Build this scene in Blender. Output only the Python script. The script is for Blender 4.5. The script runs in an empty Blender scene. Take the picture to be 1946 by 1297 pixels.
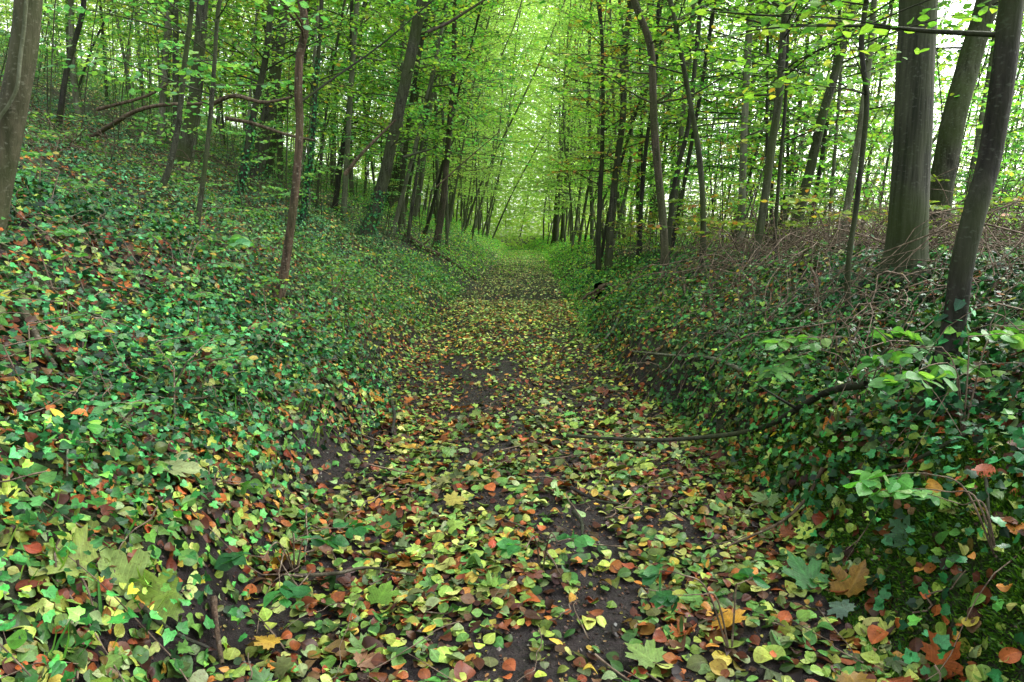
import bpy, math
import numpy as np
from mathutils import noise as mnoise
rng = np.random.default_rng(7)
R = math.radians
scene = bpy.context.scene
COL = scene.collection

# ------------------------------------------------------------------ colour helpers
def lin(h):
    h = h.lstrip('#'); o = []
    for i in (0, 2, 4):
        v = int(h[i:i+2], 16)/255
        o.append(v/12.92 if v < .04045 else ((v+.055)/1.055)**2.4)
    return np.array(o)

# ------------------------------------------------------------------ terrain
EYE = 1.3
def sstep(a, b, x):
    t = np.clip((x-a)/(b-a), 0, 1); return t*t*(3-2*t)
def cx(y):
    return np.interp(y, [-20, 0, 3.7, 8, 14, 30, 45, 70, 200], [0, 0, .05, -.2, 0, .45, .7, -1.5, -30])
def vnoise(x, y, s=1.0, seed=0):
    # cheap smooth value noise, vectorised
    x = np.asarray(x, float)*s + seed*17.3; y = np.asarray(y, float)*s + seed*9.1
    xi = np.floor(x); yi = np.floor(y); fx = x-xi; fy = y-yi
    fx = fx*fx*(3-2*fx); fy = fy*fy*(3-2*fy)
    def h(a, b):
        v = np.sin(a*127.1+b*311.7+seed*13.7)*43758.5453
        return v-np.floor(v)
    return (h(xi, yi)*(1-fx)+h(xi+1, yi)*fx)*(1-fy)+(h(xi, yi+1)*(1-fx)+h(xi+1, yi+1)*fx)*fy
def fnoise(x, y, s=1.0, seed=0):
    return (vnoise(x, y, s, seed)+.5*vnoise(x, y, s*2.1, seed+1)+.25*vnoise(x, y, s*4.3, seed+2))/1.75
def H(x, y):
    x = np.asarray(x, float); y = np.asarray(y, float)
    xc = x-cx(y)
    ed = .5*(fnoise(y, y*.3+5, .8, 11)-.5); ed2 = .5*(fnoise(y, y*.3+9, .9, 13)-.5)
    uL = np.maximum(-xc-1.0+ed, 0); uR = np.maximum(xc-1.15+ed2*sstep(3, 5, y), 0)
    hL = .64*np.minimum(uL, 1.6)+.415*np.clip(uL-1.6, 0, 45)+.12*sstep(0, .3, uL)
    nearR = 1-sstep(5, 12, y)
    hR = .50*np.minimum(uR, 1.4)+.04*np.clip(uR-1.4, 0, 4)-.28*np.clip(uR-6, 0, 40)+(.06+.20*nearR)*sstep(0, .28, uR)
    h = hL+hR
    h = h+.05*(np.abs(xc) < 60)*(fnoise(x, y, .9, 3)-.5)*2*(1+1.6*sstep(.8, 2, np.abs(xc)))
    h = h+.03*(vnoise(x, y, 3.1, 5)-.5)*sstep(.9, 1.4, np.abs(xc))
    # two shallow wheel hollows along the track
    h = h-.035*np.exp(-((xc-.45)/.22)**2)-.03*np.exp(-((xc+.55)/.25)**2)
    face = sstep(1.1, 1.35, xc)*(1-sstep(1.9, 2.4, xc))*(1-sstep(3.5, 5, y))
    h = h+face*(.11*(fnoise(x, y, 3.2, 7)-.5)+.035*(vnoise(x, y, 9., 8)-.5))
    # distant ground falls gently away
    h = h-.00*y
    return h
def Hn(x, y, e=.06):
    gx = (H(x+e, y)-H(x-e, y))/(2*e); gy = (H(x, y+e)-H(x, y-e))/(2*e)
    n = np.stack([-gx, -gy, np.ones_like(gx)], -1)
    return n/np.linalg.norm(n, axis=-1, keepdims=True)

F = 1297.0; PITCH = R(9.1)
CAMZ = float(H(0., 0.))+EYE
def ray(px, py):
    a = (px-973)/F; b = -(py-648.5)/F
    return np.array([a, math.cos(PITCH)+b*math.sin(PITCH), -math.sin(PITCH)+b*math.cos(PITCH)])
def ground_at(px, py):
    d = ray(px, py); t = 1.2
    while t < 80:
        p = d*t
        if CAMZ+p[2] < H(p[0], p[1]): break
        t += .03
    return np.array([p[0], p[1], float(H(p[0], p[1]))])
def at(px, py, Y):
    d = ray(px, py); k = Y/d[1]
    return np.array([d[0]*k, Y, CAMZ+d[2]*k])

# ------------------------------------------------------------------ node helpers
class NT:
    def __init__(s, name):
        s.m = bpy.data.materials.new(name); s.m.use_nodes = True
        s.t = s.m.node_tree; s.t.nodes.clear()
    def n(s, typ, **kw):
        nd = s.t.nodes.new(typ)
        for k, v in kw.items():
            if k.startswith('i_'):
                nd.inputs[k[2:].replace('_', ' ')].default_value = v
            else: setattr(nd, k, v)
        return nd
    def l(s, a, b): s.t.links.new(a, b)
def c4(c): return (float(c[0]), float(c[1]), float(c[2]), 1)

def mat_leaf(name, trans=.45, rough=.45, spec=.4, veins=True, tint=(1.15, 1.12, .55), objvar=0., side=9., pale=0.):
    s = NT(name)
    out = s.n('ShaderNodeOutputMaterial')
    at_ = s.n('ShaderNodeAttribute', attribute_name='leafcol')
    col = at_.outputs['Color']
    tc = s.n('ShaderNodeTexCoord')
    # blotches of decay / tone
    nz = s.n('ShaderNodeTexNoise'); nz.inputs['Scale'].default_value = 38; nz.inputs['Detail'].default_value = 3
    s.l(tc.outputs['Object'], nz.inputs['Vector'])
    mr = s.n('ShaderNodeMapRange'); mr.inputs['From Min'].default_value = .3; mr.inputs['From Max'].default_value = .7
    mr.inputs['To Min'].default_value = .72; mr.inputs['To Max'].default_value = 1.22
    s.l(nz.outputs['Fac'], mr.inputs['Value'])
    mul = s.n('ShaderNodeVectorMath', operation='SCALE'); s.l(col, mul.inputs[0]); s.l(mr.outputs[0], mul.inputs['Scale'])
    col = mul.outputs[0]
    if veins:
        sp = s.n('ShaderNodeTexNoise'); sp.inputs['Scale'].default_value = 130; sp.inputs['Detail'].default_value = 4; sp.inputs['Roughness'].default_value = .7
        s.l(tc.outputs['Object'], sp.inputs['Vector'])
        sr = s.n('ShaderNodeMapRange'); sr.inputs['From Min'].default_value = .52; sr.inputs['From Max'].default_value = .66; sr.inputs['To Min'].default_value = 0; sr.inputs['To Max'].default_value = .75
        s.l(sp.outputs['Fac'], sr.inputs['Value'])
        dk = s.n('ShaderNodeVectorMath', operation='MULTIPLY'); s.l(col, dk.inputs[0]); dk.inputs[1].default_value = (.55, .34, .28)
        sm = s.n('ShaderNodeMix', data_type='RGBA'); s.l(sr.outputs[0], sm.inputs[0]); s.l(col, sm.inputs[6]); s.l(dk.outputs[0], sm.inputs[7]); col = sm.outputs[2]
    bump = None
    if veins:
        uv = s.n('ShaderNodeSeparateXYZ'); s.l(tc.outputs['UV'], uv.inputs[0])
        ab = s.n('ShaderNodeMath', operation='SUBTRACT'); s.l(uv.outputs[0], ab.inputs[0]); ab.inputs[1].default_value = .5
        ab2 = s.n('ShaderNodeMath', operation='ABSOLUTE'); s.l(ab.outputs[0], ab2.inputs[0])
        # side veins: sin((v - |u|*1.1)*freq)
        a = s.n('ShaderNodeMath', operation='MULTIPLY_ADD'); s.l(ab2.outputs[0], a.inputs[0]); a.inputs[1].default_value = -1.1; s.l(uv.outputs[1], a.inputs[2])
        b = s.n('ShaderNodeMath', operation='MULTIPLY'); s.l(a.outputs[0], b.inputs[0]); b.inputs[1].default_value = side
        f = s.n('ShaderNodeMath', operation='FRACT'); s.l(b.outputs[0], f.inputs[0])
        g = s.n('ShaderNodeMath', operation='LESS_THAN'); s.l(f.outputs[0], g.inputs[0]); g.inputs[1].default_value = .16
        m = s.n('ShaderNodeMath', operation='LESS_THAN'); s.l(ab2.outputs[0], m.inputs[0]); m.inputs[1].default_value = .035
        mx = s.n('ShaderNodeMath', operation='MAXIMUM'); s.l(g.outputs[0], mx.inputs[0]); s.l(m.outputs[0], mx.inputs[1])
        sc = s.n('ShaderNodeMath', operation='MULTIPLY_ADD'); s.l(mx.outputs[0], sc.inputs[0]); sc.inputs[1].default_value = .28; sc.inputs[2].default_value = .93
        m2 = s.n('ShaderNodeVectorMath', operation='SCALE'); s.l(col, m2.inputs[0]); s.l(sc.outputs[0], m2.inputs['Scale'])
        col = m2.outputs[0]
        bp = s.n('ShaderNodeBump'); bp.inputs['Strength'].default_value = .35; bp.inputs['Distance'].default_value = .004
        s.l(f.outputs[0], bp.inputs['Height']); bump = bp.outputs[0]
    if objvar:
        oi = s.n('ShaderNodeObjectInfo')
        hs = s.n('ShaderNodeHueSaturation')
        h1 = s.n('ShaderNodeMapRange'); h1.inputs['To Min'].default_value = .5-.022*objvar; h1.inputs['To Max'].default_value = .5+.018*objvar
        s.l(oi.outputs['Random'], h1.inputs['Value']); s.l(h1.outputs[0], hs.inputs['Hue'])
        v1 = s.n('ShaderNodeMath', operation='MULTIPLY'); s.l(oi.outputs['Random'], v1.inputs[0]); v1.inputs[1].default_value = 7.31
        v2 = s.n('ShaderNodeMath', operation='FRACT'); s.l(v1.outputs[0], v2.inputs[0])
        v3 = s.n('ShaderNodeMapRange'); v3.inputs['To Min'].default_value = .75; v3.inputs['To Max'].default_value = 1.25
        s.l(v2.outputs[0], v3.inputs['Value']); s.l(v3.outputs[0], hs.inputs['Value'])
        hs.inputs['Saturation'].default_value = .9; s.l(col, hs.inputs['Color']); col = hs.outputs[0]
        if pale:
            pm = s.n('ShaderNodeMix', data_type='RGBA'); pm.inputs[0].default_value = pale; s.l(col, pm.inputs[6]); pm.inputs[7].default_value = (.62, .82, .36, 1); col = pm.outputs[2]  # mixing towards pale green paints haze into the leaf colour
    p = s.n('ShaderNodeBsdfPrincipled'); p.inputs['Roughness'].default_value = rough
    p.inputs['Specular IOR Level'].default_value = spec
    s.l(col, p.inputs['Base Color'])
    if bump: s.l(bump, p.inputs['Normal'])
    if trans > 0:
        tr = s.n('ShaderNodeBsdfTranslucent')
        tm = s.n('ShaderNodeVectorMath', operation='MULTIPLY'); s.l(col, tm.inputs[0]); tm.inputs[1].default_value = tint
        s.l(tm.outputs[0], tr.inputs['Color'])
        mix = s.n('ShaderNodeMixShader'); mix.inputs[0].default_value = trans
        s.l(p.outputs[0], mix.inputs[1]); s.l(tr.outputs[0], mix.inputs[2])
        s.l(mix.outputs[0], out.inputs[0])
    else: s.l(p.outputs[0], out.inputs[0])
    return s.m

def mat_bark(name, c0, c1, c2, green=.35, stretch=.18, scale=14., bump=.5, rough=.85, patches=.5):
    s = NT(name); out = s.n('ShaderNodeOutputMaterial')
    patches = min(1, patches*1.5); tc = s.n('ShaderNodeTexCoord'); oi = s.n('ShaderNodeObjectInfo')
    ad = s.n('ShaderNodeVectorMath', operation='ADD'); s.l(tc.outputs['Object'], ad.inputs[0])
    sc = s.n('ShaderNodeVectorMath', operation='SCALE'); s.l(oi.outputs['Location'], sc.inputs[0]); sc.inputs['Scale'].default_value = 1.7
    s.l(sc.outputs[0], ad.inputs[1])
    mp = s.n('ShaderNodeMapping'); mp.inputs['Scale'].default_value = (1, 1, stretch); s.l(ad.outputs[0], mp.inputs[0])
    n1 = s.n('ShaderNodeTexNoise'); n1.inputs['Scale'].default_value = scale*1.9; n1.inputs['Detail'].default_value = 6; n1.inputs['Roughness'].default_value = .65
    s.l(mp.outputs[0], n1.inputs['Vector'])
    n2 = s.n('ShaderNodeTexNoise'); n2.inputs['Scale'].default_value = 2.3; n2.inputs['Detail'].default_value = 4
    s.l(ad.outputs[0], n2.inputs['Vector'])
    n3 = s.n('ShaderNodeTexNoise'); n3.inputs['Scale'].default_value = 40; n3.inputs['Detail'].default_value = 3
    mp3 = s.n('ShaderNodeMapping'); mp3.inputs['Scale'].default_value = (1, 1, 1.8); s.l(ad.outputs[0], mp3.inputs[0]); s.l(mp3.outputs[0], n3.inputs['Vector'])
    r1 = s.n('ShaderNodeValToRGB'); e = r1.color_ramp.elements
    e[0].position = .38; e[0].color = c4(c0); e[1].position = .62; e[1].color = c4(c1)
    s.l(n1.outputs['Fac'], r1.inputs[0])
    # pale lichen patches
    r3 = s.n('ShaderNodeMapRange'); r3.inputs['From Min'].default_value = .58; r3.inputs['From Max'].default_value = .70; r3.inputs['To Max'].default_value = patches
    s.l(n3.outputs['Fac'], r3.inputs['Value'])
    mx = s.n('ShaderNodeMix', data_type='RGBA'); s.l(r3.outputs[0], mx.inputs[0]); s.l(r1.outputs[0], mx.inputs[6]); mx.inputs[7].default_value = c4(c2)
    # green algae
    r2 = s.n('ShaderNodeMapRange'); r2.inputs['From Min'].default_value = .38; r2.inputs['From Max'].default_value = .62; r2.inputs['To Max'].default_value = green
    s.l(n2.outputs['Fac'], r2.inputs['Value'])
    m2 = s.n('ShaderNodeMix', data_type='RGBA'); s.l(r2.outputs[0], m2.inputs[0]); s.l(mx.outputs[2], m2.inputs[6]); m2.inputs[7].default_value = (.04, .06, .013, 1)
    p = s.n('ShaderNodeBsdfPrincipled'); p.inputs['Roughness'].default_value = rough; p.inputs['Specular IOR Level'].default_value = .25
    s.l(m2.outputs[2], p.inputs['Base Color'])
    bp = s.n('ShaderNodeBump'); bp.inputs['Strength'].default_value = bump; bp.inputs['Distance'].default_value = .03
    s.l(n1.outputs['Fac'], bp.inputs['Height']); s.l(bp.outputs[0], p.inputs['Normal'])
    s.l(p.outputs[0], out.inputs[0]); return s.m

def mat_ground():
    s = NT('soil'); out = s.n('ShaderNodeOutputMaterial'); tc = s.n('ShaderNodeTexCoord')
    def nz(scale, d=5, r=.6):
        n = s.n('ShaderNodeTexNoise'); n.inputs['Scale'].default_value = scale; n.inputs['Detail'].default_value = d; n.inputs['Roughness'].default_value = r
        s.l(tc.outputs['Object'], n.inputs['Vector']); return n
    n1 = nz(18); n2 = nz(1.3, 3); n3 = nz(70, 4, .7)
    r1 = s.n('ShaderNodeValToRGB'); e = r1.color_ramp.elements
    e[0].position = .3; e[0].color = (.006, .004, .004, 1); e[1].position = .7; e[1].color = (.028, .019, .018, 1)
    s.l(n1.outputs['Fac'], r1.inputs[0])
    at_ = s.n('ShaderNodeAttribute', attribute_name='moss')
    mm = s.n('ShaderNodeMath', operation='MULTIPLY'); s.l(at_.outputs['Fac'], mm.inputs[0])
    r2 = s.n('ShaderNodeMapRange'); r2.inputs['From Min'].default_value = .4; r2.inputs['From Max'].default_value = .6; s.l(n2.outputs['Fac'], r2.inputs['Value'])
    s.l(r2.outputs[0], mm.inputs[1])
    r3 = s.n('ShaderNodeValToRGB'); e = r3.color_ramp.elements
    e[0].position = .35; e[0].color = (.014, .03, .004, 1); e[1].position = .7; e[1].color = (.06, .10, .014, 1)
    s.l(n3.outputs['Fac'], r3.inputs[0])
    mx = s.n('ShaderNodeMix', data_type='RGBA'); s.l(mm.outputs[0], mx.inputs[0]); s.l(r1.outputs[0], mx.inputs[6]); s.l(r3.outputs[0], mx.inputs[7])
    p = s.n('ShaderNodeBsdfPrincipled'); p.inputs['Roughness'].default_value = .62; p.inputs['Specular IOR Level'].default_value = .35
    s.l(mx.outputs[2], p.inputs['Base Color'])
    bp = s.n('ShaderNodeBump'); bp.inputs['Strength'].default_value = 1.; bp.inputs['Distance'].default_value = .05
    ad = s.n('ShaderNodeMath', operation='MULTIPLY_ADD'); s.l(n3.outputs['Fac'], ad.inputs[0]); ad.inputs[1].default_value = .4; s.l(n1.outputs['Fac'], ad.inputs[2])
    s.l(ad.outputs[0], bp.inputs['Height']); s.l(bp.outputs[0], p.inputs['Normal'])
    s.l(p.outputs[0], out.inputs[0]); return s.m

M = {}
M['litter'] = mat_leaf('fallen_leaf', .08, .45, .28, True, (1, 1, .7))
M['ivy'] = mat_leaf('ivy_leaf', .08, .42, .3, True, (1.1, 1.1, .5), side=5.)
M['herb'] = mat_leaf('herb_leaf', .35, .45, .4, True)
M['tree'] = mat_leaf('tree_leaf', .52, .42, .35, False, (1.06, 1.2, .5), objvar=1.)
M['tree_hazed'] = mat_leaf('hazed_tree_leaf', .55, .5, .3, False, (1.1, 1.18, .6), objvar=1., pale=.48)  # tree leaf mixed paler: distance haze put into the colour
M['treeN'] = mat_leaf('near_tree_leaf', .5, .42, .35, True, (1.08, 1.18, .45), objvar=.6)
M['grass'] = mat_leaf('grass_blade', .3, .5, .3, False)
G = lambda *a: np.array(a)
M['beech'] = mat_bark('grey_green_bark', G(.016, .017, .010), G(.072, .074, .05), G(.15, .16, .125), .7)
M['great'] = mat_bark('streaked_beech_bark', G(.016, .019, .011), G(.07, .074, .05), G(.15, .16, .13), .7, stretch=.035, scale=13., bump=.7, patches=.2)
M['pale'] = mat_bark('pale_bark', G(.08, .082, .052), G(.18, .185, .13), G(.28, .29, .23), .45)
M['far_bark'] = mat_bark('far_bark', G(.06, .065, .04), G(.15, .165, .105), G(.22, .24, .18), .5)  # paler bark colour; on far trunks it stands in for haze
M['dark'] = mat_bark('dark_wet_bark', G(.008, .0075, .006), G(.032, .03, .024), G(.07, .078, .06), .45)
M['brown'] = mat_bark('brown_bark', G(.03, .024, .017), G(.10, .08, .058), G(.2, .19, .15), .5, scale=10)
M['red'] = mat_bark('red_brown_bark', G(.035, .022, .015), G(.12, .076, .05), G(.24, .21, .16), .4, scale=18, bump=.8)
M['dead'] = mat_bark('dead_wood', G(.035, .022, .014), G(.14, .10, .065), G(.3, .26, .19), .12, scale=16)
M['twig'] = mat_bark('twig_bark', G(.06, .04, .028), G(.21, .155, .11), G(.32, .27, .2), .1)
M['ground'] = mat_ground()

# ------------------------------------------------------------------ object helpers
def tag(o, label=None, cat=None, group=None, kind=None):
    if label: o['label'] = label
    if cat: o['category'] = cat
    if group: o['group'] = group
    if kind: o['kind'] = kind
    return o
def link(name, me, parent=None, loc=None):
    o = bpy.data.objects.new(name, me); COL.objects.link(o)
    if parent: o.parent = parent
    if loc is not None: o.location = loc
    return o
def empty(name, loc, label, cat, group=None):
    o = link(name, None, None, loc); o.empty_display_size = .2
    return tag(o, label, cat, group)
def mesh_raw(name, V, loops, starts, totals, mat, smooth=True, uv=None, fcol=None):
    me = bpy.data.meshes.new(name)
    me.vertices.add(len(V)); me.vertices.foreach_set('co', np.ascontiguousarray(V, np.float32).ravel())
    me.loops.add(len(loops)); me.loops.foreach_set('vertex_index', np.ascontiguousarray(loops, np.int32))
    me.polygons.add(len(starts)); me.polygons.foreach_set('loop_start', np.ascontiguousarray(starts, np.int32))
    try: me.polygons.foreach_set('loop_total', np.ascontiguousarray(totals, np.int32))
    except Exception: pass
    me.polygons.foreach_set('use_smooth', np.full(len(starts), smooth))
    if uv is not None:
        l = me.uv_layers.new(name='UVMap'); l.uv.foreach_set('vector', np.ascontiguousarray(uv, np.float32).ravel())
    if fcol is not None:
        a = me.attributes.new('leafcol', 'FLOAT_COLOR', 'FACE')
        c = np.ones((len(fcol), 4), np.float32); c[:, :3] = fcol
        a.data.foreach_set('color', c.ravel())
    me.materials.append(mat); me.update(calc_edges=True)
    return me

# tubes -----------------------------------------------------------------
class Tubes:
    def __init__(s): s.V = []; s.Fq = []; s.n = 0
    def add(s, P, rad, seg=6, wob=0., flare=None):
        P = np.asarray(P, float); k = len(P); rad = np.broadcast_to(np.asarray(rad, float), (k,))
        T = np.gradient(P, axis=0); T /= np.linalg.norm(T, axis=1, keepdims=True)+1e-9
        ref = np.array([0, 1, 0.]) if abs(T[0][1]) < .8 else np.array([1., 0, 0])
        A = np.cross(T, ref); A /= np.linalg.norm(A, axis=1, keepdims=True)+1e-9; B = np.cross(T, A)
        th = np.arange(seg)/seg*2*np.pi
        rr = rad[:, None]*np.ones(seg)[None]
        if wob: 
            z = np.linalg.norm(np.diff(P, axis=0, prepend=P[:1]), axis=1).cumsum()
            ph = rng.uniform(0, 6, 4)
            rr = rr*(1+wob*(np.sin(2*th[None]+ph[0]+z[:, None]*1.3)+.6*np.sin(3*th[None]+ph[1]-z[:, None]*2.1)+.5*np.sin(5*th[None]+ph[2])+.5*np.sin(z[:, None]*9+th[None]+ph[3])))
        if flare is not None: rr = rr*(1+flare[:, None]*(.6+.5*np.maximum(0, np.sin(2*th[None]+1.)*np.cos(3*th[None])) *1.6))
        ring = P[:, None]+rr[..., None]*(np.cos(th)[None, :, None]*A[:, None]+np.sin(th)[None, :, None]*B[:, None])
        s.V.append(ring.reshape(-1, 3))
        i = np.arange(k-1)[:, None]*seg; j = np.arange(seg)[None]; j2 = (j+1) % seg
        q = np.stack([i+j, i+j2, i+seg+j2, i+seg+j], -1).reshape(-1, 4)+s.n
        s.Fq.append(q); s.n += k*seg
        # cap at the end: point
    def build(s, name, mat):
        V = np.concatenate(s.V); Q = np.concatenate(s.Fq)
        return mesh_raw(name, V, Q.ravel(), np.arange(len(Q))*4, np.full(len(Q), 4), mat, True)
def smooth_path(P, n):
    P = np.asarray(P, float); k = len(P)
    if k == 2: return P[0]+(P[1]-P[0])*np.linspace(0, 1, n)[:, None]
    Pe = np.vstack([2*P[0]-P[1], P, 2*P[-1]-P[-2]])
    t = np.linspace(0, k-1-1e-6, n); i = np.floor(t).astype(int); f = (t-i)[:, None]
    a, b, c, d = Pe[i], Pe[i+1], Pe[i+2], Pe[i+3]
    return .5*((2*b)+(-a+c)*f+(2*a-5*b+4*c-d)*f**2+(-a+3*b-3*c+d)*f**3)

# leaves ----------------------------------------------------------------
def tmpl_rows(ys, ws, serr=0.):
    V = []; Fc = []; 
    for i, (y, w) in enumerate(zip(ys, ws)):
        if w == 0: V.append((0, y)); continue
        V += [(-w, y), (0, y), (w, y)]
    idx = []; k = 0
    for w in ws:
        if w == 0: idx.append((k, k, k)); k += 1
        else: idx.append((k, k+1, k+2)); k += 3
    for a, b in zip(idx[:-1], idx[1:]):
        for c in (0, 1):
            f = [a[c], a[c+1], b[c+1], b[c]]
            g = []
            for q in f:
                if q not in g: g.append(q)
            Fc.append(g)
    return np.array(V, float), Fc
OVAL = tmpl_rows([0, .1, .25, .42, .6, .76, .9, 1.], [.015, .2, .345, .405, .375, .26, .12, 0])
ROUND = tmpl_rows([0, .04, .2, .4, .6, .8, .92, 1.], [.02, .26, .46, .5, .45, .3, .14, 0])
OVAL6 = (np.array([(0, 0), (-.33, .3), (-.30, .68), (0, 1), (.30, .68), (.33, .3)], float), [[0, 3, 2, 1], [0, 5, 4, 3]])
def fan(outl, c):
    V = [c]+list(outl); n = len(outl); m = n//2
    return np.array(V, float), [[0, i+1, (i+1) % n+1] for i in range(n)]
_iv = [(.0, .05), (.24, -.10), (.47, .06), (.42, .26), (.46, .50), (.26, .60)]
IVY = fan(_iv+[(0, 1.)]+[(-x, y) for x, y in _iv[:0:-1]], (0, .3))
IVY6 = (np.array([(0, 0), (-.42, .05), (-.3, .55), (0, 1), (.3, .55), (.42, .05)], float), [[0, 3, 2, 1], [0, 5, 4, 3]])
def maple():
    o = []
    # lobed half outline (x,y), palmate
    h = [(.03, 0), (.20, -.10), (.27, .02), (.42, -.02), (.40, .10), (.52, .16), (.40, .24), (.36, .30), (.50, .40), (.62, .52), (.50, .56), (.46, .66), (.34, .60), (.20, .52), (.24, .68), (.20, .78), (.10, .82), (.06, .92)]
    o = h+[(0, 1.02)]+[(-x, y) for x, y in h[::-1]]
    return fan(o, (0, .22))
MAPLE = maple()
def leaves_mesh(name, tm, P, D, N, S, C, mat, W=None, fold=.25, curl=.5, smooth=True, rng_=rng):
    V2, Fc = tm; P = np.asarray(P, float); D = np.asarray(D, float); N = np.asarray(N, float); S = np.asarray(S, float); n = len(P)
    D = D/(np.linalg.norm(D, axis=1, keepdims=True)+1e-9)
    X = np.cross(D, N); X /= np.linalg.norm(X, axis=1, keepdims=True)+1e-9; Z = np.cross(X, D)
    if W is None: W = rng_.uniform(.85, 1.15, n)
    fo = rng_.uniform(-.3, 1, n)*fold; cu = rng_.uniform(-1, 1, n)*curl; cu2 = rng_.uniform(-1, 1, n)*curl*.8; tw = rng_.uniform(-1, 1, n)*curl
    x = V2[None, :, 0]; y = V2[None, :, 1]
    z = fo[:, None]*np.abs(x)+cu[:, None]*(y-.4)**2+cu2[:, None]*x*x*1.5+tw[:, None]*x*(y-.5)
    xx = x*W[:, None]; 
    V = P[:, None]+S[:, None, None]*(xx[..., None]*X[:, None]+(y+0*xx)[..., None]*D[:, None]+z[..., None]*Z[:, None])
    k = len(V2)
    lo = np.concatenate([np.array(f) for f in Fc]); tot = np.array([len(f) for f in Fc])
    loops = (lo[None]+np.arange(n)[:, None]*k).ravel()
    totals = np.tile(tot, n); starts = np.concatenate([[0], np.cumsum(totals)[:-1]])
    uv = np.tile(np.stack([V2[lo, 0]+.5, V2[lo, 1]], -1), (n, 1))
    fc = np.repeat(np.asarray(C), len(Fc), axis=0)
    return mesh_raw(name, V.reshape(-1, 3), loops, starts, totals, mat, smooth, uv, fc)
def pick(pal, n, jit=.18):
    c = np.array([lin(p[0]) for p in pal]); w = np.array([p[1] for p in pal], float); w /= w.sum()
    i = rng.choice(len(pal), n, p=w)
    return c[i]*(1+rng.uniform(-jit, jit, (n, 1)))*(1+rng.uniform(-jit*.4, jit*.4, (n, 3)))

# ------------------------------------------------------------------ ground sheet
def build_ground():
    def ax(near, fine, far, ratio=1.12):
        a = list(np.arange(0, near, fine)); st = fine
        while a[-1] < far: st *= ratio; a.append(a[-1]+st)
        return np.array(a)
    xp = ax(6, .06, 700); xs = np.concatenate([-xp[:0:-1], xp])
    ys = np.concatenate([-ax(1, .1, 300)[:0:-1], ax(10, .07, 900, 1.06)])
    X, Y = np.meshgrid(xs, ys); Z = H(X, Y)
    V = np.stack([X, Y, Z], -1).reshape(-1, 3); nx = len(xs)
    i = np.arange(len(ys)-1)[:, None]*nx+np.arange(nx-1)[None]
    Q = np.stack([i, i+1, i+nx+1, i+nx], -1).reshape(-1, 4)
    me = mesh_raw('ground', V, Q.ravel(), np.arange(len(Q))*4, np.full(len(Q), 4), M['ground'], True)
    a = me.attributes.new('moss', 'FLOAT', 'POINT')
    xc = np.abs(X-cx(Y)).ravel()
    a.data.foreach_set('value', (sstep(1.1, 1.3, xc)*.9+.0).astype(np.float32))
    tag(link('ground', me), kind='structure')
build_ground()

# ------------------------------------------------------------------ scatter on the ground
def scatter(bands, dens):
    """bands: (y0,y1,xmax function) ; dens(x,y) probability 0..1 times base per m2"""
    P = []
    for y0, y1, base, xl, xr in bands:
        area = (y1-y0)*(xr-xl); n = int(area*base)
        x = rng.uniform(xl, xr, n); y = rng.uniform(y0, y1, n)
        keep = (np.abs(x) < .86*np.maximum(y, 0)+1.6) & (rng.uniform(0, 1, n) < dens(x, y))
        P.append(np.stack([x[keep], y[keep]], -1))
    return P
def ground_leaves(name, bands, dens, tmpls, sizes, lift, tilt, pal, mat, label=None, size_of=None, up=0., curl=.5, fold=.25, kind='stuff'):
    """one mesh per LOD, joined by a shared name list"""
    objs = []
    for (b, tm) in zip(bands, tmpls):
        p = np.concatenate(scatter([b], dens)); n = len(p)
        if not n: continue
        x, y = p[:, 0], p[:, 1]; nn = Hn(x, y)
        lf = rng.uniform(lift[0], lift[1], n)
        pos = np.stack([x, y, H(x, y)], -1)+nn*lf[:, None]
        Nn = nn+rng.normal(0, tilt, (n, 3)); Nn[:, 2] += up; Nn /= np.linalg.norm(Nn, axis=1, keepdims=True)
        th = rng.uniform(0, 2*np.pi, n); D = np.stack([np.cos(th), np.sin(th), rng.normal(0, tilt*.5, n)], -1)
        D = D-Nn*np.sum(D*Nn, axis=1, keepdims=True)
        S = rng.uniform(sizes[0], sizes[1], n)*(1+.012*np.maximum(y-5, 0))
        pos -= D*S[:, None]*.5
        C = pal(x, y, n)
        objs.append((tm, pos, D, Nn, S, C))
    return objs
def merge_lods(name, objs, mat, curl, fold):
    """several LOD meshes -> ONE mesh"""
    Vs = []; L = []; T = []; UV = []; FC = []; off = 0
    for (tm, pos, D, Nn, S, C) in objs:
        me = leaves_mesh('tmp', tm, pos, D, Nn, S, C, mat, curl=curl, fold=fold)
        nv, nl, npol = len(me.vertices), len(me.loops), len(me.polygons)
        a = np.empty(nv*3, np.float32); me.vertices.foreach_get('co', a); Vs.append(a.reshape(-1, 3))
        l = np.empty(nl, np.int32); me.loops.foreach_get('vertex_index', l); L.append(l+off); off += nv
        t = np.empty(npol, np.int32); me.polygons.foreach_get('loop_total', t); T.append(t)
        u = np.empty(nl*2, np.float32); me.uv_layers[0].uv.foreach_get('vector', u); UV.append(u.reshape(-1, 2))
        c = np.empty(npol*4, np.float32); me.attributes['leafcol'].data.foreach_get('color', c); FC.append(c.reshape(-1, 4)[:, :3])
        bpy.data.meshes.remove(me)
    T = np.concatenate(T)
    return mesh_raw(name, np.concatenate(Vs), np.concatenate(L), np.concatenate([[0], np.cumsum(T)[:-1]]), T, mat, True, np.concatenate(UV), np.concatenate(FC))

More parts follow.
